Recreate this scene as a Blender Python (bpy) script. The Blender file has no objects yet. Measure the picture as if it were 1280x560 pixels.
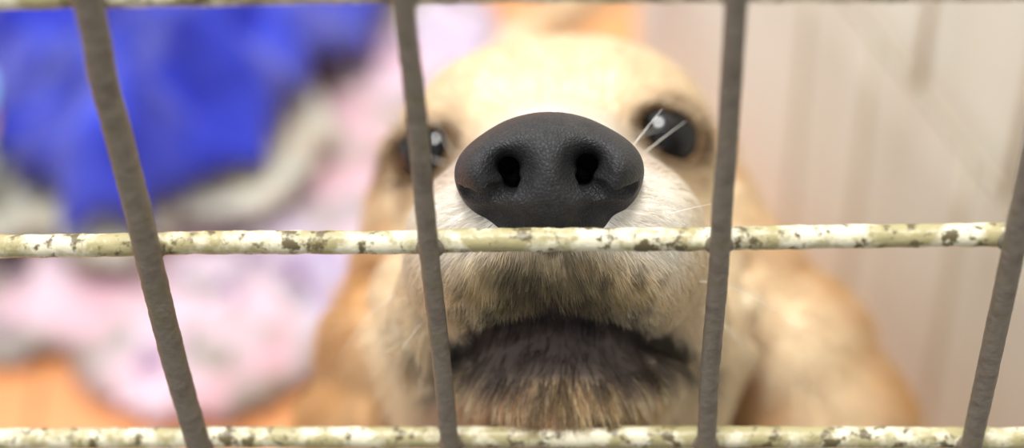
import bpy, math, random
import numpy as np
from mathutils import Vector, Matrix, Euler, noise

random.seed(7)
RNG = np.random.default_rng(7)
COL = bpy.context.scene.collection
H0 = 0.28                                   # height of the middle horizontal wire above the floor

# ------------------------------------------------------------------ camera
F = 2055.0                                  # focal length in pixels of the 1280 px wide frame
CAM = np.array([0.02479, -0.18077, 0.15479 + H0])
ROT = Euler((math.radians(50.0086), math.radians(2.3144), math.radians(2.0912)), 'XYZ')
M = np.array(ROT.to_matrix())

def cam_pt(px, py, d):                      # point of the place that lies d in front of the lens plane
    return np.array([(px - 640) * d / F, (280 - py) * d / F, -d])
def c2w(p): return np.asarray(p) @ M.T + CAM
def w2c(p): return (np.asarray(p) - CAM) @ M
def wpt(px, py, d): return c2w(cam_pt(px, py, d))
def on_plane(px, py, axis, val):
    r = M @ cam_pt(px, py, 1.0)
    t = (val - CAM[axis]) / r[axis]
    return CAM + r * t
def floor_at(px, py, z=0.0): return on_plane(px, py, 2, z)

cd = bpy.data.cameras.new('camera'); cam = bpy.data.objects.new('camera', cd); COL.objects.link(cam)
cam.location = CAM; cam.rotation_euler = ROT
cd.sensor_width = 36; cd.lens = F / 1280 * 36
cd.clip_start = 0.01; cd.clip_end = 20
cd.dof.use_dof = True; cd.dof.focus_distance = 0.250; cd.dof.aperture_fstop = 6.6
bpy.context.scene.camera = cam

# ------------------------------------------------------------------ helpers
def link(name, me, mat=None, parent=None):
    o = bpy.data.objects.new(name, me); COL.objects.link(o)
    if mat is not None: me.materials.append(mat)
    if parent is not None: o.parent = parent
    return o
def mesh(name, V, Fc, smooth=True):
    me = bpy.data.meshes.new(name)
    me.from_pydata([tuple(v) for v in V], [], [tuple(f) for f in Fc]); me.update()
    if smooth: me.polygons.foreach_set('use_smooth', [True] * len(me.polygons))
    return me
def np_mesh(name, V, Q):
    me = bpy.data.meshes.new(name)
    me.vertices.add(len(V)); me.vertices.foreach_set('co', np.asarray(V, np.float32).ravel())
    n = Q.shape[1]
    me.loops.add(len(Q) * n); me.polygons.add(len(Q))
    me.polygons.foreach_set('loop_start', np.arange(0, len(Q) * n, n, dtype=np.int32))
    me.loops.foreach_set('vertex_index', Q.astype(np.int32).ravel())
    me.polygons.foreach_set('use_smooth', np.ones(len(Q), bool))
    me.update(calc_edges=True); me.validate()
    return me
def empty(name, loc, label, cat, group=None):
    o = bpy.data.objects.new(name, None); COL.objects.link(o); o.location = loc
    o.empty_display_size = 0.02
    o['label'] = label; o['category'] = cat
    if group: o['group'] = group
    return o
def tube(pts, rad, n=12, cap=True, lump=0.0, seed=0):
    """ring-swept tube through pts, rad a number or a list"""
    P = [Vector(p) for p in pts]; m = len(P)
    R = rad if hasattr(rad, '__len__') else [rad] * m
    V, Fc = [], []
    for i in range(m):
        t = (P[min(i + 1, m - 1)] - P[max(i - 1, 0)]).normalized()
        a = t.orthogonal().normalized() if i == 0 else (a - t * a.dot(t)).normalized()
        b = t.cross(a)
        for k in range(n):
            an = 2 * math.pi * k / n
            r = R[i]
            d = a * math.cos(an) + b * math.sin(an)
            if lump:
                q = (P[i] + d * r) * 420 + Vector((seed * 7.3, 0, 0))
                q2 = (P[i] + d * r) * 1300 + Vector((0, seed * 3.1, 0))
                r = r * (1 + lump * noise.noise(q) + 0.45 * lump * noise.noise(q2))
            V.append(P[i] + d * r)
    for i in range(m - 1):
        for k in range(n):
            k2 = (k + 1) % n
            Fc.append((i * n + k, i * n + k2, (i + 1) * n + k2, (i + 1) * n + k))
    if cap:
        Fc.append(tuple(range(n - 1, -1, -1))); Fc.append(tuple((m - 1) * n + k for k in range(n)))
    return V, Fc
def srgb(r, g, b):
    f = lambda c: (c / 255) / 12.92 if c / 255 <= 0.04045 else ((c / 255 + 0.055) / 1.055) ** 2.4
    return (f(r), f(g), f(b), 1.0)

class Mat:
    def __init__(s, name, rough=0.6, spec=0.5, base=None):
        s.m = bpy.data.materials.new(name); s.m.use_nodes = True
        s.t = s.m.node_tree; s.n = s.t.nodes; s.l = s.t.links
        s.p = s.n['Principled BSDF']; s.p.inputs['Roughness'].default_value = rough
        s.p.inputs['Specular IOR Level'].default_value = spec
        if base: s.p.inputs['Base Color'].default_value = base
    def co(s, kind='Object', scale=(1, 1, 1), rot=(0, 0, 0)):
        a = s.n.new('ShaderNodeTexCoord'); b = s.n.new('ShaderNodeMapping')
        b.inputs['Scale'].default_value = scale; b.inputs['Rotation'].default_value = rot
        s.l.new(a.outputs[kind], b.inputs['Vector']); return b.outputs['Vector']
    def noise(s, vec, scale, detail=3, rough=0.5, dist=0.0):
        a = s.n.new('ShaderNodeTexNoise'); a.inputs['Scale'].default_value = scale
        a.inputs['Detail'].default_value = detail; a.inputs['Roughness'].default_value = rough
        a.inputs['Distortion'].default_value = dist
        s.l.new(vec, a.inputs['Vector']); return a.outputs['Fac']
    def ramp(s, fac, stops, interp='LINEAR'):
        a = s.n.new('ShaderNodeValToRGB'); cr = a.color_ramp; cr.interpolation = interp
        while len(cr.elements) < len(stops): cr.elements.new(0.5)
        for e, (p, c) in zip(cr.elements, stops): e.position = p; e.color = c
        s.l.new(fac, a.inputs['Fac']); return a.outputs['Color']
    def mix(s, fac, a, b, mode='MIX'):
        x = s.n.new('ShaderNodeMix'); x.data_type = 'RGBA'; x.blend_type = mode
        if isinstance(fac, float): x.inputs[0].default_value = fac
        else: s.l.new(fac, x.inputs[0])
        for i, v in ((6, a), (7, b)):
            if isinstance(v, tuple): x.inputs[i].default_value = v
            else: s.l.new(v, x.inputs[i])
        return x.outputs[2]
    def base(s, c): s.l.new(c, s.p.inputs['Base Color'])
    def bump(s, h, strength=0.5, dist=0.001):
        b = s.n.new('ShaderNodeBump'); b.inputs['Strength'].default_value = strength
        b.inputs['Distance'].default_value = dist
        s.l.new(h, b.inputs['Height']); s.l.new(b.outputs['Normal'], s.p.inputs['Normal'])

W = (1, 1, 1, 1); K = (0, 0, 0, 1)

# ------------------------------------------------------------------ materials
m = Mat('cream_chipped_paint', 0.38)
v = m.co()
ch = m.ramp(m.noise(v, 170, 4, 0.6), [(0.43, K), (0.56, W)])
ch2 = m.ramp(m.noise(v, 400, 3, 0.6), [(0.54, K), (0.63, W)])
c = m.mix(ch, srgb(236, 228, 198), srgb(176, 165, 120))
c = m.mix(ch2, c, srgb(104, 92, 62))
m.base(c); m.bump(m.noise(v, 900, 3), 0.5, 0.0003)
M_CREAM = m.m
m = Mat('grey_weathered_wire', 0.55)
v = m.co()
c = m.ramp(m.noise(v, 260, 4, 0.6), [(0.3, srgb(108, 95, 82)), (0.5, srgb(126, 114, 101)), (0.7, srgb(116, 107, 84))])
m.base(c); m.bump(m.noise(v, 800, 4), 0.6, 0.0003)
M_GREYW = m.m

m = Mat('orange_wood_planks', 0.42)
v = m.co('Object', (1, 1, 1))
w = m.n.new('ShaderNodeTexBrick'); m.l.new(m.co('Object', (1, 1, 1), (0, 0, math.radians(82))), w.inputs['Vector'])
w.inputs['Scale'].default_value = 1.0; w.inputs['Brick Width'].default_value = 0.9; w.inputs['Row Height'].default_value = 0.075
w.inputs['Mortar Size'].default_value = 0.0012; w.inputs['Mortar'].default_value = srgb(150, 92, 48)
w.inputs['Color1'].default_value = srgb(232, 160, 100); w.inputs['Color2'].default_value = srgb(226, 150, 98)
gr = m.noise(m.co('Object', (6, 60, 6), (0, 0, math.radians(82))), 3, 4, 0.6)
m.base(m.mix(m.ramp(gr, [(0.35, K), (0.75, (0.35, 0.35, 0.35, 1))]), w.outputs['Color'], srgb(244, 178, 112)))
M_FLOOR = m.m
m = Mat('white_painted_panel', 0.5)
v = m.co()
m.base(m.ramp(m.noise(v, 3, 2), [(0.3, srgb(234, 236, 223)), (0.7, srgb(238, 240, 228))])); m.bump(m.noise(v, 60, 3), 0.1, 0.001)
M_WALL = m.m

m = Mat('blue_fleece', 0.95, 0.1)
v = m.co()
m.base(m.ramp(m.noise(v, 34, 3, 0.5, 0.4), [(0.35, srgb(30, 36, 146)), (0.65, srgb(64, 78, 212))])); m.bump(m.noise(v, 900, 3), 0.7, 0.002)
m.p.inputs['Sheen Weight'].default_value = 0.25
M_BLUE = m.m
m = Mat('pink_patterned_blanket', 0.95, 0.1)
v = m.co()
c = m.ramp(m.noise(v, 17, 2, 0.5, 0.6), [(0.30, srgb(184, 168, 196)), (0.42, srgb(222, 208, 222)), (0.52, srgb(226, 196, 206)), (0.62, srgb(220, 176, 186)), (0.72, srgb(196, 184, 176))])
c = m.mix(m.ramp(m.noise(v, 26, 2, 0.5, 0.3), [(0.50, K), (0.60, W)]), c, srgb(160, 152, 142))
c = m.mix(m.ramp(m.noise(v, 33, 2, 0.5, 0.5), [(0.60, K), (0.68, W)]), c, srgb(146, 122, 150))
m.base(c); m.bump(m.noise(v, 700, 3), 0.6, 0.002)
M_PINK = m.m
m = Mat('white_grey_cloth', 0.95, 0.1)
v = m.co()
m.base(m.ramp(m.noise(v, 24, 3, 0.5, 0.4), [(0.34, srgb(172, 171, 163)), (0.5, srgb(216, 213, 200)), (0.66, srgb(196, 184, 152))]))
m.bump(m.noise(v, 700, 3), 0.6, 0.002)
M_WHITE = m.m
M_BOWL = Mat('pale_blue_plastic', 0.35, 0.5, srgb(150, 200, 236)).m

m = Mat('nose_leather', 0.5, 0.4)
v = m.co()
vo = m.n.new('ShaderNodeTexVoronoi'); vo.feature = 'DISTANCE_TO_EDGE'; vo.inputs['Scale'].default_value = 1500; m.l.new(v, vo.inputs['Vector'])
m.base(m.ramp(m.noise(v, 260, 4, 0.6), [(0.3, srgb(36, 37, 40)), (0.7, srgb(56, 54, 54))]))
peb = m.ramp(vo.outputs['Distance'], [(0.0, K), (0.22, W)])
m.bump(peb, 0.7, 0.00014)
M_NOSE = m.m
M_EYE = Mat('dark_glossy_eye', 0.04, 0.5, srgb(8, 6, 6)).m
M_WHISK = Mat('white_whisker', 0.4, 0.5, srgb(250, 244, 232)).m
def fur_mat(name, skin):
    m = Mat(name, 0.75 if skin else 0.5, 0.2 if skin else 0.3)
    a = m.n.new('ShaderNodeAttribute'); a.attribute_name = 'fur_colour'
    m.base(a.outputs['Color'])
    if not skin:
        tr = m.n.new('ShaderNodeBsdfTranslucent'); m.l.new(a.outputs['Color'], tr.inputs['Color'])
        mx = m.n.new('ShaderNodeMixShader'); mx.inputs[0].default_value = 0.3
        m.l.new(m.p.outputs[0], mx.inputs[1]); m.l.new(tr.outputs[0], mx.inputs[2])
        m.l.new(mx.outputs[0], m.n['Material Output'].inputs['Surface'])
    else:
        m.bump(m.noise(m.co(), 500, 4), 0.4, 0.0006)
    return m.m
M_SKIN = fur_mat('puppy_skin', True); M_FUR = fur_mat('puppy_fur', False)

# ------------------------------------------------------------------ distance-field modelling
def smin(a, b, k):
    h = np.clip(0.5 + 0.5 * (b - a) / k, 0, 1)
    return b * (1 - h) + a * h - k * h * (1 - h)
def smax(a, b, k): return -smin(-a, -b, k)
class Ell:
    def __init__(s, c, r, rot=(0, 0, 0)):
        s.c = np.array(c, np.float32); s.r = np.array(r, np.float32)
        s.R = np.array(Euler([math.radians(a) for a in rot]).to_matrix(), np.float32)
    def __call__(s, P):
        q = (P - s.c) @ s.R
        k0 = np.sqrt(((q / s.r) ** 2).sum(-1)); k1 = np.sqrt(((q / s.r ** 2) ** 2).sum(-1)) + 1e-9
        return k0 * (k0 - 1) / k1
class Cone:
    def __init__(s, a, b, ra, rb):
        s.a = np.array(a, np.float32); s.b = np.array(b, np.float32); s.ra = ra; s.rb = rb
    def __call__(s, P):
        ba = s.b - s.a; pa = P - s.a
        t = np.clip((pa @ ba) / float(ba @ ba), 0, 1)
        d = pa - t[..., None] * ba
        return np.sqrt((d * d).sum(-1)) - (s.ra + (s.rb - s.ra) * t)
def EP(px, py, d, rx, ry, rz, rot=(0, 0, 0)):      # radii rx, ry in px at that depth, rz in metres
    return Ell(cam_pt(px, py, d), (rx * d / F, ry * d / F, rz), rot)
def CP(a, b, ra, rb): return Cone(cam_pt(*a), cam_pt(*b), ra, rb)

def field(ops, P):
    P = P.astype(np.float32); d = None
    for kind, s, k in ops:
        e = s(P)
        if d is None: d = e
        elif kind == '+': d = smin(d, e, k)
        elif kind == '-': d = smax(d, -e, k)
    return d
def surface_depth(ops, px, py, d0=0.2, d1=0.6):
    ds = np.arange(d0, d1, 0.0004)
    P = np.stack([(px - 640) * ds / F, (280 - py) * ds / F, -ds], -1)
    f = field(ops, P)
    i = np.argmax(f < 0)
    return float(ds[i]) if (f < 0).any() else None
def surface_nets(ops, xs, ys, zs):
    nx, ny, nz = len(xs), len(ys), len(zs)
    D = np.empty((nx, ny, nz), np.float32)
    Y, Z = np.meshgrid(ys, zs, indexing='ij')
    for i0 in range(0, nx, 16):
        sl = xs[i0:i0 + 16]
        P = np.empty((len(sl), ny, nz, 3), np.float32)
        P[..., 0] = sl[:, None, None]; P[..., 1] = Y; P[..., 2] = Z
        D[i0:i0 + 16] = field(ops, P)
    ins = D < 0
    G = [xs, ys, zs]
    cnt = np.zeros((nx - 1, ny - 1, nz - 1), np.float32); acc = np.zeros((nx - 1, ny - 1, nz - 1, 3), np.float32)
    for ax in range(3):
        o1, o2 = [a for a in range(3) if a != ax]
        lo = [slice(None)] * 3; hi = [slice(None)] * 3; lo[ax] = slice(0, -1); hi[ax] = slice(1, None)
        a, b = D[tuple(lo)], D[tuple(hi)]
        cr = (a < 0) != (b < 0)
        idx = np.argwhere(cr)
        t = a[cr] / (a[cr] - b[cr])
        pos = np.empty((len(idx), 3), np.float32)
        for q in range(3): pos[:, q] = G[q][idx[:, q]]
        g = G[ax]; pos[:, ax] = g[idx[:, ax]] * (1 - t) + g[idx[:, ax] + 1] * t
        for s1 in (0, -1):
            for s2 in (0, -1):
                j = idx.copy(); j[:, o1] += s1; j[:, o2] += s2
                ok = (j >= 0).all(1) & (j < np.array(cnt.shape)).all(1)
                jj = j[ok]
                np.add.at(cnt, tuple(jj.T), 1); np.add.at(acc, tuple(jj.T), pos[ok])
    has = cnt > 0
    vid = -np.ones(cnt.shape, np.int64); vid[has] = np.arange(has.sum())
    V = acc[has] / cnt[has][:, None]
    quads = []
    for ax in range(3):
        o1, o2 = (ax + 1) % 3, (ax + 2) % 3
        lo = [slice(None)] * 3; hi = [slice(None)] * 3; lo[ax] = slice(0, -1); hi[ax] = slice(1, None)
        a, b = ins[tuple(lo)], ins[tuple(hi)]
        idx = np.argwhere(a != b)
        ok = (idx[:, o1] > 0) & (idx[:, o2] > 0) & (idx[:, o1] < D.shape[o1] - 1) & (idx[:, o2] < D.shape[o2] - 1)
        idx = idx[ok]; flip = ~a[tuple(idx.T)]
        q = []
        for s1, s2 in ((-1, -1), (0, -1), (0, 0), (-1, 0)):
            j = idx.copy(); j[:, o1] += s1; j[:, o2] += s2; q.append(vid[tuple(j.T)])
        q = np.stack(q, 1); q[flip] = q[flip][:, ::-1]
        quads.append(q)
    return V, np.concatenate(quads)
def axis(a, f0, f1, b, h, hmax, gr=1.12):
    mid = np.arange(f0, f1, h)
    r = [mid[-1]]; s = h
    while r[-1] < b: s = min(s * gr, hmax); r.append(r[-1] + s)
    l = [mid[0]]; s = h
    while l[-1] > a: s = min(s * gr, hmax); l.append(l[-1] - s)
    return np.array(l[:0:-1] + list(mid) + r[1:], np.float32)

# ------------------------------------------------------------------ the puppy
def wc(x, y, z): return w2c(np.array([x, y, z]))
def CW(a, b, ra, rb): return Cone(wc(*a), wc(*b), ra, rb)
def EW(c, r):                                      # ellipsoid with world-aligned radii
    e = Ell(wc(*c), r); e.R = M.T.astype(np.float32); return e

S = []
add = lambda s, k: S.append(('+', s, k)); cut = lambda s, k: S.append(('-', s, k))
# skull, brow, cheeks
add(EP(698, 232, 0.343, 198, 182, 0.044), 0.01)
add(EP(610, 140, 0.330, 62, 40, 0.016, (0, 0, 12)), 0.012)
add(EP(785, 128, 0.330, 62, 40, 0.016, (0, 0, -14)), 0.012)
add(EP(590, 400, 0.322, 128, 120, 0.024), 0.012)
add(EP(815, 395, 0.322, 128, 120, 0.024), 0.012)
# muzzle bridge and flews
add(CP((687, 226, 0.2600), (694, 236, 0.312), 0.0112, 0.0160), 0.010)
add(EP(612, 312, 0.273, 100, 112, 0.0225, (0, 0, -10)), 0.007)
add(EP(776, 306, 0.273, 100, 112, 0.0225, (0, 0, 10)), 0.007)
add(EP(690, 330, 0.268, 66, 62, 0.0165), 0.006)
add(EP(545, 385, 0.286, 52, 88, 0.013, (0, 0, -18)), 0.006)
add(EP(850, 375, 0.286, 50, 84, 0.013, (0, 0, 18)), 0.006)
# lower jaw and throat
add(EP(700, 462, 0.2850, 146, 82, 0.0205), 0.005)
add(EP(700, 520, 0.320, 190, 110, 0.030), 0.012)
# neck, chest, trunk, legs, tail
add(CP((702, 430, 0.365), (712, 640, 0.400), 0.033, 0.040), 0.015)
add(CW((0.022, 0.088, 0.150), (0.034, 0.118, 0.105), 0.036, 0.050), 0.02)
add(CW((0.034, 0.118, 0.105), (0.038, 0.170, 0.070), 0.050, 0.058), 0.02)
for sx in (-1, 1):
    add(CW((0.032 + sx * 0.032, 0.085, 0.130), (0.032 + sx * 0.034, 0.062, 0.070), 0.022, 0.014), 0.012)
    add(CW((0.032 + sx * 0.034, 0.062, 0.070), (0.032 + sx * 0.034, 0.060, 0.018), 0.014, 0.012), 0.008)
    add(EW((0.032 + sx * 0.034, 0.050, 0.0125), (0.015, 0.021, 0.0125)), 0.006)
    add(EW((0.036 + sx * 0.044, 0.155, 0.052), (0.024, 0.046, 0.044)), 0.012)
    add(CW((0.036 + sx * 0.052, 0.150, 0.020), (0.036 + sx * 0.050, 0.105, 0.012), 0.015, 0.0120), 0.008)
TAIL = [(0.036, 0.215, 0.050), (0.000, 0.290, 0.072), (-0.006, 0.332, 0.088), (0.014, 0.350, 0.100), (0.048, 0.360, 0.112)]
for a, b, ra, rb in zip(TAIL[:-1], TAIL[1:], (0.014, 0.010, 0.007, 0.006), (0.010, 0.007, 0.006, 0.004)):
    add(CW(a, b, ra, rb), 0.008)
# ears
def chain(pts, k, ry=None):
    for (a, b) in zip(pts[:-1], pts[1:]): add(Cone(cam_pt(*a[:3]), cam_pt(*b[:3]), a[3], b[3]), k)
chain([(514, 196, 0.352, 0.0060), (512, 260, 0.350, 0.0065), (503, 320, 0.350, 0.0068), (475, 420, 0.352, 0.0085), (455, 520, 0.356, 0.0098), (452, 590, 0.362, 0.0085)], 0.006)
chain([(876, 196, 0.352, 0.0065), (892, 260, 0.350, 0.0070), (922, 330, 0.350, 0.0090), (985, 430, 0.352, 0.0135), (1024, 520, 0.356, 0.0155), (1035, 590, 0.362, 0.0130)], 0.006)
add(CP((965, 640, 0.400), (900, 760, 0.415), 0.034, 0.036), 0.012)
BASE = list(S)
# eyes
EYES = []
for (ex, ey, ox, oy, rx, ry, tilt) in ((823, 172, 835, 168, 42, 27, -27), (546, 192, 531, 192, 42, 27, 27)):
    d = surface_depth(BASE, ox, oy)
    r = 0.0082
    c = cam_pt(ex, ey, d + r * 0.72)
    EYES.append((c, r))
    add(Ell(c, (r + 0.0005,) * 3), 0.005)
    cut(EP(ox, oy, d - 0.001, rx, ry, 0.0080, (0, 0, tilt)), 0.0012)
    cut(Ell(c, (r + 0.00005,) * 3), 0.0003)
# mouth line and creases
LINES = []
def crease(pts, r, k, dd=0.0):
    Q = []
    for (x, y) in pts:
        d = surface_depth(BASE, x, y) + dd
        Q.append(cam_pt(x, y, d))
    for a, b in zip(Q[:-1], Q[1:]): cut(Cone(a, b, r, r), k)
    LINES.append((np.array(Q), r))
def densify(p, n=4):
    o = []
    for a, b in zip(p[:-1], p[1:]):
        for i in range(n): o.append((a[0] + (b[0] - a[0]) * i / n, a[1] + (b[1] - a[1]) * i / n))
    return o + [p[-1]]
crease(densify([(566, 436), (600, 418), (645, 400), (690, 391), (745, 400), (800, 417), (840, 434), (880, 462)]), 0.0016, 0.0016)
crease(densify([(566, 436), (556, 462), (545, 490)]), 0.0012, 0.0016)
crease(densify([(545, 490), (520, 455), (492, 400)]), 0.0012, 0.002)
crease(densify([(690, 300), (690, 345), (690, 388)]), 0.0005, 0.0012)
crease(densify([(458, 330), (470, 420), (505, 530)]), 0.0022, 0.003)
crease(densify([(925, 330), (940, 430), (930, 530)]), 0.0022, 0.003)

cut(EP(686, 212, 0.2500, 86, 48, 0.0135), 0.001)   # room behind the nostrils
xs = axis(-0.085, -0.044, 0.060, 0.150, 0.0009, 0.004)
ys = axis(-0.36, -0.048, 0.044, 0.13, 0.0009, 0.004)
zs = axis(-0.75, -0.372, -0.244, -0.236, 0.0009, 0.004)
V, Q = surface_nets(S, xs, ys, zs)

def px_of(P): return np.stack([640 + F * P[:, 0] / -P[:, 2], 280 - F * P[:, 1] / -P[:, 2]], 1)
def sstep(a, b, x):
    t = np.clip((x - a) / (b - a), 0, 1); return t * t * (3 - 2 * t)
def lin(r, g, b): return np.array(srgb(r, g, b)[:3])
def vnoise(P, scale, seed=0):
    r = np.random.default_rng(seed); o = np.zeros(len(P))
    for i in range(10):
        k = r.normal(size=3) * scale; o += np.sin(P @ k + r.uniform(0, 6.28))
    return o / 10 ** 0.5
def seg_dist(P, a, b):
    ba = b - a; t = np.clip(((P - a) @ ba) / (ba @ ba), 0, 1)
    return np.linalg.norm(P - a - t[:, None] * ba, axis=1)
def coat(P):
    """pigment of the coat at points P (lens frame, metres)"""
    N = len(P); p = px_of(P); x, y = p[:, 0], p[:, 1]; d = -P[:, 2]
    gold = lin(232, 190, 130); cream = lin(247, 230, 200); white = lin(252, 246, 236)
    c = np.tile(cream, (N, 1))
    def blend(w, col):
        nonlocal c
        c = c * (1 - w[:, None]) + col * w[:, None]
    w = sstep(0.336, 0.350, d) * sstep(225, 300, y); blend(w, gold)
    Wp = c2w(P) * np.array([1, 1, 0.22]); blend(np.clip(0.9 * vnoise(Wp, 420, 13), 0, 1) * w * 0.55, lin(196, 142, 88)); blend(np.clip(0.9 * vnoise(Wp, 380, 17), 0, 1) * w * 0.5, lin(250, 228, 196))
    blend(np.clip(0.5 * vnoise(P, 260, 3), 0, 1) * sstep(0.33, 0.35, d), lin(220, 172, 112))
    # pale muzzle blaze
    e = ((x - 690) / 190) ** 2 + ((y - 290) / 175) ** 2
    blend((1 - sstep(0.6, 1.1, e)) * (1 - sstep(0.292, 0.306, d)) * (1 - sstep(300, 380, y)), white)
    # darker lips and philtrum, tan fringe
    near = 1 - sstep(0.277, 0.290, d)
    tuft = 0.5 + 0.5 * np.clip(vnoise(P * np.array([1, 0.35, 1]), 1500, 9), -1, 1)
    e = ((x - 690) / 145) ** 2 + ((y - 350) / 62) ** 2
    blend((1 - sstep(0.2, 1.2, e)) * near * 0.85, lin(188, 166, 122))
    e = ((x - 690) / 78) ** 2 + ((y - 352) / 56) ** 2
    blend((1 - sstep(0.1, 1.3, e)) * near * (0.35 + 0.55 * tuft), lin(66, 60, 52))
    e = ((x - 695) / 150) ** 2 + ((y - 395) / 34) ** 2
    blend((1 - sstep(0.3, 1.2, e)) * near * (0.25 + 0.45 * tuft), lin(80, 72, 60))
    e = ((x - 700) / 132) ** 2 + ((y - 432 + 0.0011 * (x - 697) ** 2 * -1) / 50) ** 2
    blend((1 - sstep(0.72, 1.2, e + 0.25 * (tuft - 0.5))) * (1 - sstep(0.285, 0.296, d)) * 0.93, lin(92, 78, 75))
    blend((1 - sstep(0.4, 1.2, ((x - 705) / 160) ** 2 + ((y - 515) / 45) ** 2)) * near * 0.6, lin(216, 184, 130))
    e = ((x - 705) / 90) ** 2 + ((y - 500) / 40) ** 2
    blend((1 - sstep(0.3, 1.2, e)) * (tuft > 0.62) * 0.6, lin(92, 66, 44))
    blend((1 - sstep(0.6, 1.3, ((x - 620) / 90) ** 2 + ((y - 520) / 40) ** 2)) * 0.5, lin(226, 186, 160))
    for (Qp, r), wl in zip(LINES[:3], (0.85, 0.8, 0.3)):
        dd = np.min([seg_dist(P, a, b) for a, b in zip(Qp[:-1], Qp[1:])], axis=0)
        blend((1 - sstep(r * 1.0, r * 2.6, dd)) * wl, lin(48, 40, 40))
    for (cc, r), (ox, oy, tl) in zip(EYES, ((835, 168, -27), (531, 192, 27))):
        dd = np.linalg.norm(P - cc, axis=1)
        a = math.radians(-tl); u = (x - ox) * math.cos(a) + (y - oy) * math.sin(a); v_ = -(x - ox) * math.sin(a) + (y - oy) * math.cos(a)
        e = (u / 52) ** 2 + (v_ / 36) ** 2
        blend((1 - sstep(0.9, 1.3, e)) * (d < 0.36), lin(28, 22, 20))
        e = (u / 74) ** 2 + (v_ / 52) ** 2
        blend((1 - sstep(0.7, 1.3, e)) * (d < 0.36) * 0.3, lin(190, 150, 105))
    # dark skin round the nose leather
    e = ((x - 686) / 96) ** 2 + ((y - 238) / 60) ** 2
    blend((1 - sstep(0.85, 1.0, e)) * (d < 0.262), lin(60, 54, 54))
    return c
def col_attr(me, name, c, domain):
    a = me.attributes.new(name, 'FLOAT_COLOR', domain)
    a.data.foreach_set('color', np.concatenate([c, np.ones((len(c), 1))], 1).astype(np.float32).ravel())

PUP = empty('puppy', (0.045, 0.12, 0.0), 'cream golden puppy sitting behind the wire grille, black nose lifted to the wires', 'dog')
off = -np.array(PUP.location)
Vw = c2w(V)
me = np_mesh('body', Vw + off, Q)
col_attr(me, 'fur_colour', coat(V.astype(np.float64)), 'POINT')
body = link('body', me, M_SKIN, PUP)

# eyes
def uv_sphere(c, r, nu=40, nv=24, sc=(1, 1, 1)):
    Vv = [(0, 0, r)]; Fc = []
    for j in range(1, nv):
        t = math.pi * j / nv
        for i in range(nu):
            a = 2 * math.pi * i / nu
            Vv.append((r * math.sin(t) * math.cos(a), r * math.sin(t) * math.sin(a), r * math.cos(t)))
    Vv.append((0, 0, -r))
    for i in range(nu):
        i2 = (i + 1) % nu
        Fc.append((0, 1 + i, 1 + i2))
        for j in range(nv - 2): Fc.append((1 + j * nu + i, 1 + (j + 1) * nu + i, 1 + (j + 1) * nu + i2, 1 + j * nu + i2))
        Fc.append((1 + (nv - 2) * nu + i, len(Vv) - 1, 1 + (nv - 2) * nu + i2))
    return np.array(Vv) * np.array(sc) + np.array(c), Fc
for c, r in EYES:
    Vv, Fc = uv_sphere((0, 0, 0), r)
    o = link('eye', mesh('eye', c2w(Vv + c) + off, Fc), M_EYE, PUP)

# nose leather
N = []
N.append(('+', EP(687, 222, 0.2560, 110, 82, 0.0142), 0.002))
N.append(('+', EP(616, 222, 0.2520, 44, 34, 0.0090, (0, 0, -20)), 0.0040))
N.append(('+', EP(757, 216, 0.2520, 43, 34, 0.0090, (0, 0, 20)), 0.0040))
for s, cx, cy in ((-1, 637, 210), (1, 733, 206)):
    N.append(('-', EP(cx + s * 45, cy + 88, 0.2440, 70, 50, 0.0085, (0, 0, -s * 6)), 0.0012))
N.append(('+', EP(686, 268, 0.2573, 96, 50, 0.0098), 0.0012))
N.append(('+', EP(686, 240, 0.2510, 27, 50, 0.0074), 0.0030))
for s, cx, cy in ((-1, 637, 210), (1, 733, 206)):
    N.append(('-', EP(cx + s * 2, cy + 4, 0.2400, 31, 38, 0.0056, (0, 0, s * 20)), 0.0032))
    N.append(('-', Cone(cam_pt(cx, cy + 4, 0.2420), cam_pt(cx + s * 2, cy - 6, 0.2600), 0.0018, 0.0015), 0.0040))
NB = list(N)
for s, cx, cy in ((-1, 637, 210), (1, 733, 206)):
    path = [(cx - s * 4, cy + 8, 0.0015), (cx - s * 3, cy + 20, 0.0014), (cx + s * 4, cy + 29, 0.0015), (cx + s * 22, cy + 34, 0.0013), (cx + s * 42, cy + 34, 0.0012), (cx + s * 58, cy + 30, 0.0012)]
    pq = [(cam_pt(a, b, (surface_depth(NB, a, b) or 0.2510) + 0.0008), rr) for a, b, rr in path]
    for (a, ra), (b, rb) in zip(pq[:-1], pq[1:]): N.append(('-', Cone(a, b, ra, rb), 0.0007))
N.append(('-', Cone(cam_pt(686, 262, 0.2430), cam_pt(688, 312, 0.2460), 0.0002, 0.0006), 0.0016))
c0 = cam_pt(686, 222, 0.255)
Vn, Qn = surface_nets(N, np.arange(c0[0] - 0.018, c0[0] + 0.018, 0.00032, dtype=np.float32), np.arange(c0[1] - 0.015, c0[1] + 0.013, 0.00032, dtype=np.float32),
                      np.arange(-0.274, -0.236, 0.00032, dtype=np.float32))
link('nose', np_mesh('nose', c2w(Vn) + off, Qn), M_NOSE, PUP)['label'] = 'dark grey leathery nose pad'

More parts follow.
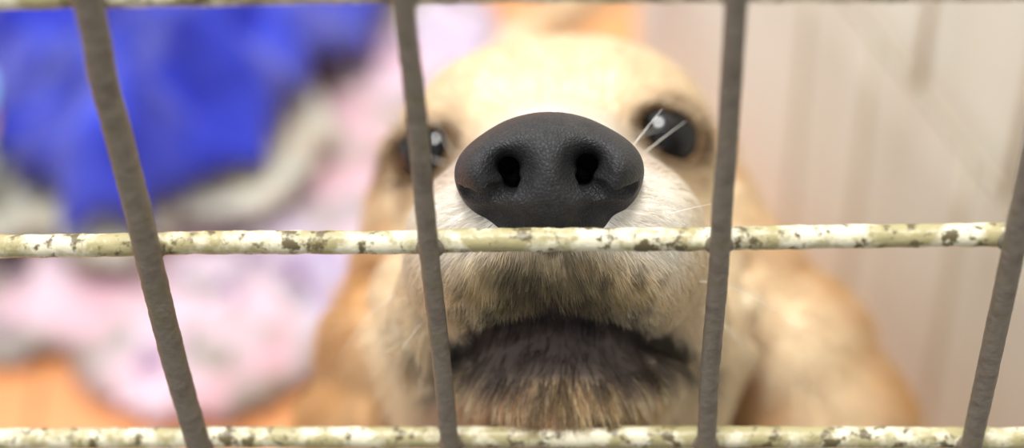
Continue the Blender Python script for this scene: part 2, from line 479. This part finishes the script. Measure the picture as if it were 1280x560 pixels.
# coat of hair
def make_fur():
    tri = np.concatenate([Q[:, [0, 1, 2]], Q[:, [0, 2, 3]]])
    A, B, C = V[tri[:, 0]].astype(float), V[tri[:, 1]].astype(float), V[tri[:, 2]].astype(float)
    cr = np.cross(B - A, C - A); area = 0.5 * np.linalg.norm(cr, axis=1); nor = cr / (2 * area[:, None] + 1e-20)
    cen = (A + B + C) / 3; d = -cen[:, 2]; p = px_of(cen)
    facing = (nor * (-cen)).sum(1) / np.linalg.norm(cen, axis=1)
    w = np.where(d < 0.30, 22.0, np.where(d < 0.37, 9.0, 2.2))
    inview = (p[:, 0] > -60) & (p[:, 0] < 1340) & (p[:, 1] > -60) & (p[:, 1] < 640)
    w = w * np.where(inview, 1, 0.45) * np.where(facing < -0.25, 0.25, 1)
    pr = area * w; pr /= pr.sum()
    n = 170000
    t = RNG.choice(len(tri), n, p=pr)
    u, v_ = RNG.random(n), RNG.random(n); f = u + v_ > 1; u[f] = 1 - u[f]; v_[f] = 1 - v_[f]
    P = A[t] + (B - A)[t] * u[:, None] + (C - A)[t] * v_[:, None]; Nn = nor[t]
    p = px_of(P); x, y = p[:, 0], p[:, 1]; d = -P[:, 2]
    keep = np.ones(n, bool)
    for (cc, r), (ox, oy, tl) in zip(EYES, ((835, 168, -27), (531, 192, 27))):
        a = math.radians(-tl); uu = (x - ox) * math.cos(a) + (y - oy) * math.sin(a); vv = -(x - ox) * math.sin(a) + (y - oy) * math.cos(a)
        keep &= ~(((uu / 49) ** 2 + (vv / 33) ** 2 < 1) & (d < 0.36))
    keep &= ~((((x - 686) / 98) ** 2 + ((y - 230) / 64) ** 2 < 1) & (d < 0.266))
    for Qp, r in LINES[:3]:
        dd = np.min([seg_dist(P, a, b) for a, b in zip(Qp[:-1], Qp[1:])], axis=0)
        keep &= dd > r * 1.3
    keep &= ~((((x - 697) / 125) ** 2 + ((y - 436) / 34) ** 2 < 1) & (d < 0.285) & (RNG.random(n) < 0.8))
    P, Nn, x, y, d = P[keep], Nn[keep], x[keep], y[keep], d[keep]; n = len(P)
    down = w2c(CAM + np.array([0, 0, -1.0]))
    nosep = cam_pt(686, 215, 0.245)
    fl = P - nosep; fl /= np.linalg.norm(fl, axis=1)[:, None]
    wd = sstep(0.315, 0.36, d) * 0.9 + sstep(300, 420, y) * (d < 0.315) * 0.35
    fl = fl * (1 - wd[:, None]) + down * wd[:, None]
    cell = np.floor(P / np.where(d < 0.30, 0.0022, 0.0045)[:, None]).astype(int)
    h = np.abs(np.sin(cell @ np.array([12.9898, 78.233, 37.719]))[:, None] * np.array([43758.5, 23421.6, 9821.3])) % 1 - 0.5
    fl = fl + 0.55 * h + 0.12 * RNG.normal(size=(n, 3))
    fl = fl - Nn * (fl * Nn).sum(1)[:, None]; fl /= np.linalg.norm(fl, axis=1)[:, None] + 1e-9
    L = np.where(d < 0.262, 0.0026, np.where(d < 0.30, 0.0040, 0.0055)) + sstep(0.335, 0.36, d) * sstep(200, 320, y) * 0.009
    L = L + (d < 0.30) * sstep(395, 470, y) * 0.0016
    L = L + sstep(0.40, 0.45, d) * 0.006
    L *= RNG.uniform(0.6, 1.15, n)
    lift = np.where(d < 0.30, 0.45, 0.35) + 0.12 * RNG.random(n)
    k = 5; s = np.linspace(0, 1, k)
    pts = np.empty((n, k, 3))
    for j, t_ in enumerate(s):
        pts[:, j] = P + (fl * t_ + Nn * (lift * t_ * (1 - 0.45 * t_))[:, None] + down * (0.18 * t_ * t_)) * L[:, None] - Nn * 0.0002
    rad0 = np.where(d < 0.30, 0.000065, np.where(d < 0.40, 0.00009, 0.00016))
    rad = rad0[:, None] * (1 - 0.85 * s ** 1.5)[None]
    cc = coat(P) * RNG.uniform(0.86, 1.06, n)[:, None]
    zone = (d < 0.275) * sstep(285, 340, y) * sstep(540, 590, x) * (1 - sstep(800, 850, x))
    cc = cc * (1 + (h[:, 0] * 1.0 * zone)[:, None])
    cc = cc * (1 - (zone * (h[:, 1] > 0.2) * 0.25)[:, None] * np.array([0.2, 0.35, 0.9]))
    cu = bpy.data.hair_curves.new('fur'); cu.add_curves([k] * n)
    cu.points.foreach_set('position', (c2w(pts.reshape(-1, 3)) + off).astype(np.float32).ravel())
    cu.points.foreach_set('radius', rad.astype(np.float32).ravel())
    a = cu.attributes.new('fur_colour', 'FLOAT_COLOR', 'CURVE')
    a.data.foreach_set('color', np.concatenate([np.clip(cc, 0, 1), np.ones((n, 1))], 1).astype(np.float32).ravel())
    o = link('fur', cu, M_FUR, PUP); o['kind'] = 'stuff'
make_fur()

# whiskers
def whisker(pts, r=0.00009):
    P = [Vector(wpt(*p) + off) for p in pts]
    A, B, C = P
    q = [A * (1 - t) ** 2 + B * 2 * t * (1 - t) + C * t * t for t in np.linspace(0, 1, 12)]
    Vv, Fc = tube(q, [r * (1 - 0.75 * t) for t in np.linspace(0, 1, 12)], 6)
    link('whisker', mesh('whisker', Vv, Fc), M_WHISK, PUP)
def sd(x, y): return surface_depth(BASE, x, y) or 0.33
for (x0, y0), (dx1, dy1, dd1), (dx2, dy2, dd2) in (
        ((786, 190), (20, -28, .004), (42, -54, .006)), ((802, 194), (26, -22, .003), (56, -43, .006)), ((793, 172), (16, -8, .002), (40, -13, .004)),
        ((568, 196), (-12, -22, .004), (-28, -48, .006)), ((560, 205), (-20, -6, .003), (-40, -14, .005)),
        ((498, 368), (-48, 22, .006), (-78, 92, .012)), ((500, 328), (-20, 6, .004), (-48, 20, .008)), ((532, 400), (-14, 12, -.002), (-30, 38, -.003)),
        ((868, 352), (70, -2, .004), (150, 80, .014)), ((835, 268), (28, -8, .003), (58, -14, .006)), ((880, 385), (40, 26, .004), (70, 90, .010))):
    d = sd(x0, y0)
    whisker([(x0, y0, d), (x0 + dx1, y0 + dy1, d + dd1 - 0.004), (x0 + dx2, y0 + dy2, d + dd2 - 0.004)])

# ------------------------------------------------------------------ wire grille
GR = empty('cage_grille', (0.03, 0.0, 0.0), 'wire cage grille of cream and grey wires crossing in front of the puppy', 'cage')
goff = -np.array(GR.location)
RW = 0.00165
VERT = [[(110, 0), (127, 90), (151, 180), (174, 270), (190, 340), (223, 470), (247, 553)],
        [(504, 5), (515, 90), (523, 170), (531, 260), (539, 340), (554, 470), (562, 553)],
        [(920, 5), (915, 90), (909, 180), (903, 260), (898, 340), (887, 470), (883, 553)],
        [(1331, 5), (1312, 90), (1294, 180), (1274, 275), (1263, 330), (1233, 470), (1215, 553)]]
HOR = [[(-60, -3), (0, -4), (250, -8), (460, -12), (900, -14), (1300, -16)],
       [(-60, 308), (140, 306.5), (270, 303), (490, 303), (620, 300), (850, 299), (960, 297), (1200, 294), (1320, 293)],
       [(-60, 549), (170, 548), (300, 547), (620, 546), (920, 546), (1150, 547), (1320, 548)]]
def spline(pts, n):
    P = [Vector(p) for p in pts]; out = []
    for i in range(len(P) - 1):
        a = P[max(i - 1, 0)]; b = P[i]; c = P[i + 1]; d = P[min(i + 2, len(P) - 1)]
        for k in range(n):
            t = k / n
            out.append(0.5 * ((2 * b) + (c - a) * t + (2 * a - 5 * b + 4 * c - d) * t * t + (3 * b - a - 3 * c + d) * t ** 3))
    return out + [P[-1]]
zt, zb = H0 + 0.105, 0.004
def run(q, n=40):
    P = spline(q, n); return P
XV = []
for j in range(-1, 6):
    if 0 <= j < 4:
        P = [on_plane(x, y, 1, 0.0) for x, y in VERT[j]]
        top = P[0] + (P[0] - P[3]) / np.linalg.norm(P[0] - P[3]) * ((zt - P[0][2]))
        dirn = (P[-1] - P[-4]) / np.linalg.norm(P[-1] - P[-4])
        low = [P[-1] + dirn * s for s in np.linspace(0.03, (P[-1][2] - zb), 5)]
        pts = [top] + P + low
    else:
        x = -0.042 * 1 + 0.042 * j + (0.0 if j < 0 else 0)
        pts = [(x, 0, zt - (zt - zb) * s) for s in np.linspace(0, 1, 8)]
    XV.append(pts)
    Vv, Fc = tube(run(pts), (0.0020, 0.0015, 0.0015, 0.0017)[min(max(j, 0), 3)], 14, True, 0.05, j + 2)
    link('vertical_wire', mesh('vertical_wire', [v_ + Vector(goff) for v_ in Vv], Fc), M_GREYW, GR)
x0w, x1w = XV[0][0][0] - 0.002, XV[-1][0][0] + 0.002
DY = RW * 1.75
rows = [[np.array([x0w, 0, H0 + 0.084]), np.array([0.05, 0, H0 + 0.084]), np.array([x1w, 0, H0 + 0.084])]]
for q in HOR:
    P = [on_plane(x, y, 1, DY) for x, y in q]
    s0 = (P[1] - P[0]); s0 = s0 / s0[0]; s1 = (P[-1] - P[-2]); s1 = s1 / s1[0]
    a = P[0].copy(); a = a + np.array([1, 0, 0]) * (x0w - a[0]); b = P[-1] + np.array([1, 0, 0]) * (x1w - P[-1][0])
    rows.append([a] + P + [b])
for z in np.arange(H0 - 0.084, 0.006, -0.042): rows.append([np.array([x0w, 0, z]), np.array([0.05, 0, z]), np.array([x1w, 0, z])])
for i, pts in enumerate(rows):
    pts = [(p[0], DY, p[2]) for p in pts]
    Vv, Fc = tube(run(pts, 60), RW * 1.06, 14, True, 0.09, i + 11)
    link('horizontal_wire', mesh('horizontal_wire', [v_ + Vector(goff) for v_ in Vv], Fc), M_CREAM, GR)
# weld beads at the crossings in view
def at_z(pts, z):
    for a, b in zip(pts[:-1], pts[1:]):
        if (a[2] - z) * (b[2] - z) <= 0:
            t = (a[2] - z) / (a[2] - b[2] + 1e-12); return a[0] + (b[0] - a[0]) * t
def at_x(pts, x):
    for a, b in zip(pts[:-1], pts[1:]):
        if (a[0] - x) * (b[0] - x) <= 0:
            t = (a[0] - x) / (a[0] - b[0] - 1e-12); return a[2] + (b[2] - a[2]) * t
for vp in XV:
    for hp in rows:
        z = hp[1][2]
        for _ in range(3):
            x = at_z(vp, z); z = at_x(hp, x)
        Vv, Fc = uv_sphere((x, DY * 0.5, z), 1.0, 20, 12, (0.0022, 0.0013, 0.0018))
        Vv = np.array([np.array(v_) + np.array([x, DY * 0.5, z]) * 0 for v_ in Vv])
        c = np.array([x, DY * 0.5, z])
        Vv = [(v_ - c) + c for v_ in Vv]
        link('weld_bead', mesh('weld_bead', [Vector(v_) + Vector(goff) for v_ in Vv], Fc), M_GREYW, GR)

# ------------------------------------------------------------------ setting
def tag_struct(o): o['kind'] = 'structure'; return o
def box(a, b):
    (x0, y0, z0), (x1, y1, z1) = a, b
    Vv = [(x0, y0, z0), (x1, y0, z0), (x1, y1, z0), (x0, y1, z0), (x0, y0, z1), (x1, y0, z1), (x1, y1, z1), (x0, y1, z1)]
    return Vv, [(0, 3, 2, 1), (4, 5, 6, 7), (0, 1, 5, 4), (1, 2, 6, 5), (2, 3, 7, 6), (3, 0, 4, 7)]
tag_struct(link('floor', mesh('floor', *box((-1.6, 0.012, -0.03), (1.2, 1.9, 0.0)), smooth=False), M_FLOOR))
m = Mat('neutral_bounce_floor', 0.8); m.base(m.ramp(m.noise(m.co(), 14, 4), [(0.3, srgb(112, 110, 106)), (0.7, srgb(134, 132, 127))]))
tag_struct(link('floor', mesh('floor', *box((-1.6, -0.9, -0.03), (1.2, 0.012, 0.0)), smooth=False), m.m))  # added unseen slab before the cage, grey to keep orange bounce off the wires
A = floor_at(794, 175); B = floor_at(1100, 560)
dv = (B - A) / np.linalg.norm(B - A); nv = np.array([-dv[1], dv[0], 0])
if nv[0] < 0: nv = -nv
E2 = B + dv * 0.30
th = 0.04
base = [A, E2, E2 + nv * th, A + nv * th]
Vv = [(p[0], p[1], 0.0) for p in base] + [(p[0], p[1], 0.9) for p in base]
tag_struct(link('wall_right', mesh('wall_right', Vv, [(0, 3, 2, 1), (4, 5, 6, 7), (0, 1, 5, 4), (1, 2, 6, 5), (2, 3, 7, 6), (3, 0, 4, 7)], False), M_WALL))
tag_struct(link('wall_back', mesh('wall_back', *box((-1.6, 1.9, 0.0), (1.2, 1.95, 1.6)), smooth=False), M_WALL))

# pale wire side grille standing just in front of the right wall
def side(px, py, off_=0.008):
    r = M @ cam_pt(px, py, 1.0); t = ((A - nv * off_ - CAM) @ nv) / (r @ nv); return CAM + r * t
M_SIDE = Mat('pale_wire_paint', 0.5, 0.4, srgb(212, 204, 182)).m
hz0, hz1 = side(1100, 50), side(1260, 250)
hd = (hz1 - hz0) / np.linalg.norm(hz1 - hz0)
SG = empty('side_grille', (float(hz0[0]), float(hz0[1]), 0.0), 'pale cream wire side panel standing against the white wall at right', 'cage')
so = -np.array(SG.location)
M_RAIL = Mat('darkened_rail_paint', 0.7, 0.2, srgb(172, 164, 146)).m  # side wire paint with its colour darkened against the top light it catches
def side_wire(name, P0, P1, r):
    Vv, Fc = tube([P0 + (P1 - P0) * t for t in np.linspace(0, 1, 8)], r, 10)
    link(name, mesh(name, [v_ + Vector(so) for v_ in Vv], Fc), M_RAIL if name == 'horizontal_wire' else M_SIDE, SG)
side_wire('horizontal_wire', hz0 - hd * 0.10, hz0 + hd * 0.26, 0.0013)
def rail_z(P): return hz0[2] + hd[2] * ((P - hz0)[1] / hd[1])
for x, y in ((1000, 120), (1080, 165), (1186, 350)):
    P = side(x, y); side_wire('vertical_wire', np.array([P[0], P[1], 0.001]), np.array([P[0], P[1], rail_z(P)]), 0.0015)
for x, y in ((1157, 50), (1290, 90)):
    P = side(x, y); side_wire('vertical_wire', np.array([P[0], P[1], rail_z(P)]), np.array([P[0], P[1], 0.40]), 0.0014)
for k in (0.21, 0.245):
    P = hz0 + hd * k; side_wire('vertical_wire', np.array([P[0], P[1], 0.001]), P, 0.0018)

# ------------------------------------------------------------------ crumpled cloths on the floor
def in_poly(x, y, poly):
    c = False; n = len(poly)
    for i in range(n):
        (x1, y1), (x2, y2) = poly[i], poly[(i + 1) % n]
        if (y1 > y) != (y2 > y) and x < (x2 - x1) * (y - y1) / (y2 - y1) + x1: c = not c
    return c
def edge_dist(x, y, poly):
    best = 9; n = len(poly)
    for i in range(n):
        (x1, y1), (x2, y2) = poly[i], poly[(i + 1) % n]
        L = (x2 - x1) ** 2 + (y2 - y1) ** 2 + 1e-12
        t = max(0, min(1, ((x - x1) * (x2 - x1) + (y - y1) * (y2 - y1)) / L))
        best = min(best, math.hypot(x - x1 - t * (x2 - x1), y - y1 - t * (y2 - y1)))
    return best
PILES = []
def pile(name, poly_px, mat, H, fold, scale, seed, edge, label, cat, z0=0.015, extra=None, under=(), step=0.005):
    poly = []
    for x, y in poly_px:
        z = z0
        for _ in range(8):
            q = floor_at(x, y, z)
            u = max([0.0] + [f(q[0], q[1]) for f in under])
            z = 0.5 * z + 0.5 * (0.0035 + (u + 0.004 if u > 0 else 0))
        poly.append(tuple(q[:2]))
    # ragged outline
    out = []
    for i in range(len(poly)):
        a, b = Vector(poly[i]), Vector(poly[(i + 1) % len(poly)])
        nseg = max(1, int((b - a).length / 0.015))
        for k in range(nseg):
            q = a + (b - a) * k / nseg
            w_ = noise.noise_vector(Vector((q.x * 40, q.y * 40, seed))) * 0.006
            out.append((q.x + w_.x, q.y + w_.y))
    poly = out
    def hf(x, y):
        if not in_poly(x, y, poly): return None
        e = edge_dist(x, y, poly)
        q = Vector((x * scale, y * scale, seed * 3.7))
        q = q + noise.noise_vector(q * 0.6) * 0.9
        r1 = 1 - math.sqrt(noise.noise(q) ** 2 + 0.02) * 2.0
        r2 = 1 - math.sqrt(noise.noise(q * 2.3 + Vector((5, 2, 1))) ** 2 + 0.03) * 2.0
        s = 1 - math.exp(-e / edge)
        return 0.0035 + s * (H * (0.55 + 0.45 * noise.noise(q * 0.45)) + fold * (0.65 * r1 + 0.35 * r2))
    xs_ = [p[0] for p in poly]; ys_ = [p[1] for p in poly]
    nx = int((max(xs_) - min(xs_)) / step) + 2; ny = int((max(ys_) - min(ys_)) / step) + 2
    ids = {}; Vv = []; 
    for i in range(nx):
        for j in range(ny):
            x, y = min(xs_) + i * step, min(ys_) + j * step
            h = hf(x, y)
            if h is None: continue
            u = max([0.0] + [f(x, y) or 0.0 for f in under])
            ids[(i, j)] = len(Vv); Vv.append((x, y, max(h, 0.003) + (u + 0.004 if u > 0 else 0)))
    Fc = [(ids[i, j], ids[i + 1, j], ids[i + 1, j + 1], ids[i, j + 1]) for (i, j) in ids if all(k in ids for k in ((i + 1, j), (i + 1, j + 1), (i, j + 1)))]
    me = mesh(name, Vv, Fc)
    o = link(name, me, mat); o['label'] = label; o['category'] = cat
    s = o.modifiers.new('thickness', 'SOLIDIFY'); s.thickness = 0.0025; s.offset = -1
    grid = {k: Vv[i][2] for k, i in ids.items()}; mx, my = min(xs_), min(ys_)
    def top(x, y):
        i, j = int(round((x - mx) / step)), int(round((y - my) / step))
        return max([grid.get((i + a, j + b), 0) for a in (-1, 0, 1) for b in (-1, 0, 1)])
    return top
top_pink = pile('patterned_blanket', [(-220, 300), (-200, 450), (0, 466), (70, 458), (100, 500), (140, 530), (230, 540), (310, 532), (370, 505), (430, 470), (500, 430), (540, 330), (560, 200), (640, 60), (600, -60), (450, -60), (420, 60), (330, 180), (200, 260), (0, 285)],
     M_PINK, 0.010, 0.030, 22, 3, 0.012, 'pink, lilac and white patterned blanket crumpled on the orange floor left of the puppy', 'blanket')
top_white = pile('white_cloth', [(-220, 190), (-220, 315), (60, 300), (110, 350), (160, 350), (230, 292), (340, 280), (400, 225), (430, 150), (400, 95), (300, 120), (200, 150), (60, 160)],
     M_WHITE, 0.014, 0.010, 20, 8, 0.010, 'white and grey cloth bunched up under the blue fleece', 'cloth', under=(top_pink,), z0=0.042)
pile('fleece_blanket', [(-260, -120), (-260, 20), (-120, 20), (-50, 50), (-25, 110), (-12, 205), (30, 235), (72, 262), (80, 308), (130, 326), (196, 318), (218, 280), (258, 236), (338, 208), (380, 160), (438, 104), (486, 40), (530, -100)],
     M_BLUE, 0.018, 0.056, 17, 21, 0.014, 'royal blue fleece blanket heaped on the other cloths at far left', 'blanket', under=(top_pink, top_white), z0=0.062)

# ------------------------------------------------------------------ pale blue bowl at the left edge
bc = floor_at(-141, 212, 0.05)
prof = [(0.0, 0.0), (0.030, 0.0), (0.036, 0.004), (0.046, 0.030), (0.0475, 0.032), (0.0465, 0.0335), (0.0445, 0.031), (0.034, 0.006), (0.0, 0.004)]
Vv, Fc = [], []; n = 40
for r, z in prof:
    for k in range(n):
        a = 2 * math.pi * k / n; Vv.append((r * math.cos(a), r * math.sin(a), z))
for i in range(len(prof) - 1):
    for k in range(n): Fc.append((i * n + k, i * n + (k + 1) % n, (i + 1) * n + (k + 1) % n, (i + 1) * n + k))
bo = link('bowl', mesh('bowl', Vv, Fc), M_BOWL); bz = max(f(bc[0] + 0.03 * math.cos(a) * k, bc[1] + 0.03 * math.sin(a) * k) for f in (top_pink, top_white) for a in np.arange(0, 6.3, 0.4) for k in (0, 0.5, 1))
bo.location = (bc[0], bc[1], bz + 0.0015)
bo['label'] = 'pale blue plastic bowl at the far left edge beside the royal blue fleece'; bo['category'] = 'bowl'

# ------------------------------------------------------------------ light
def area(name, loc, size, power, col, target=(0, 0.1, 0.1), shape='DISK', sy=None):
    l = bpy.data.lights.new(name, 'AREA'); l.shape = shape; l.size = size; l.energy = power; l.color = col
    if sy: l.size_y = sy
    o = bpy.data.objects.new(name, l); COL.objects.link(o); o.location = loc
    o.rotation_euler = (Vector(target) - Vector(loc)).to_track_quat('-Z', 'Y').to_euler()
    return o
area('ceiling_lamp', (0.0, -0.20, 1.75), 0.30, 22.0, (1.0, 0.98, 0.95))
area('ceiling_bounce_fill', (-0.2, 0.75, 1.9), 1.6, 20.0, (0.93, 0.96, 1.0))  # added overhead fill standing in for light bounced off the ceiling
wd = bpy.data.worlds.new('World'); bpy.context.scene.world = wd; wd.use_nodes = True
nt = wd.node_tree; tc = nt.nodes.new('ShaderNodeTexCoord'); dp = nt.nodes.new('ShaderNodeVectorMath'); dp.operation = 'DOT_PRODUCT'
dp.inputs[1].default_value = (-0.50, 0.30, 0.82)
nt.links.new(tc.outputs['Generated'], dp.inputs[0])
mr = nt.nodes.new('ShaderNodeMapRange'); mr.inputs[1].default_value = -0.5; mr.inputs[2].default_value = 0.9
mr.inputs[3].default_value = 0.18; mr.inputs[4].default_value = 1.2
nt.links.new(dp.outputs['Value'], mr.inputs[0])
bg = nt.nodes['Background']; bg.inputs['Color'].default_value = (0.95, 0.97, 1.0, 1)
nt.links.new(mr.outputs[0], bg.inputs['Strength'])

sc = bpy.context.scene
sc.view_settings.view_transform = 'Standard'; sc.view_settings.look = 'None'
sc.view_settings.gamma = 1.0; sc.view_settings.use_curve_mapping = False
sc.view_settings.exposure = -0.02
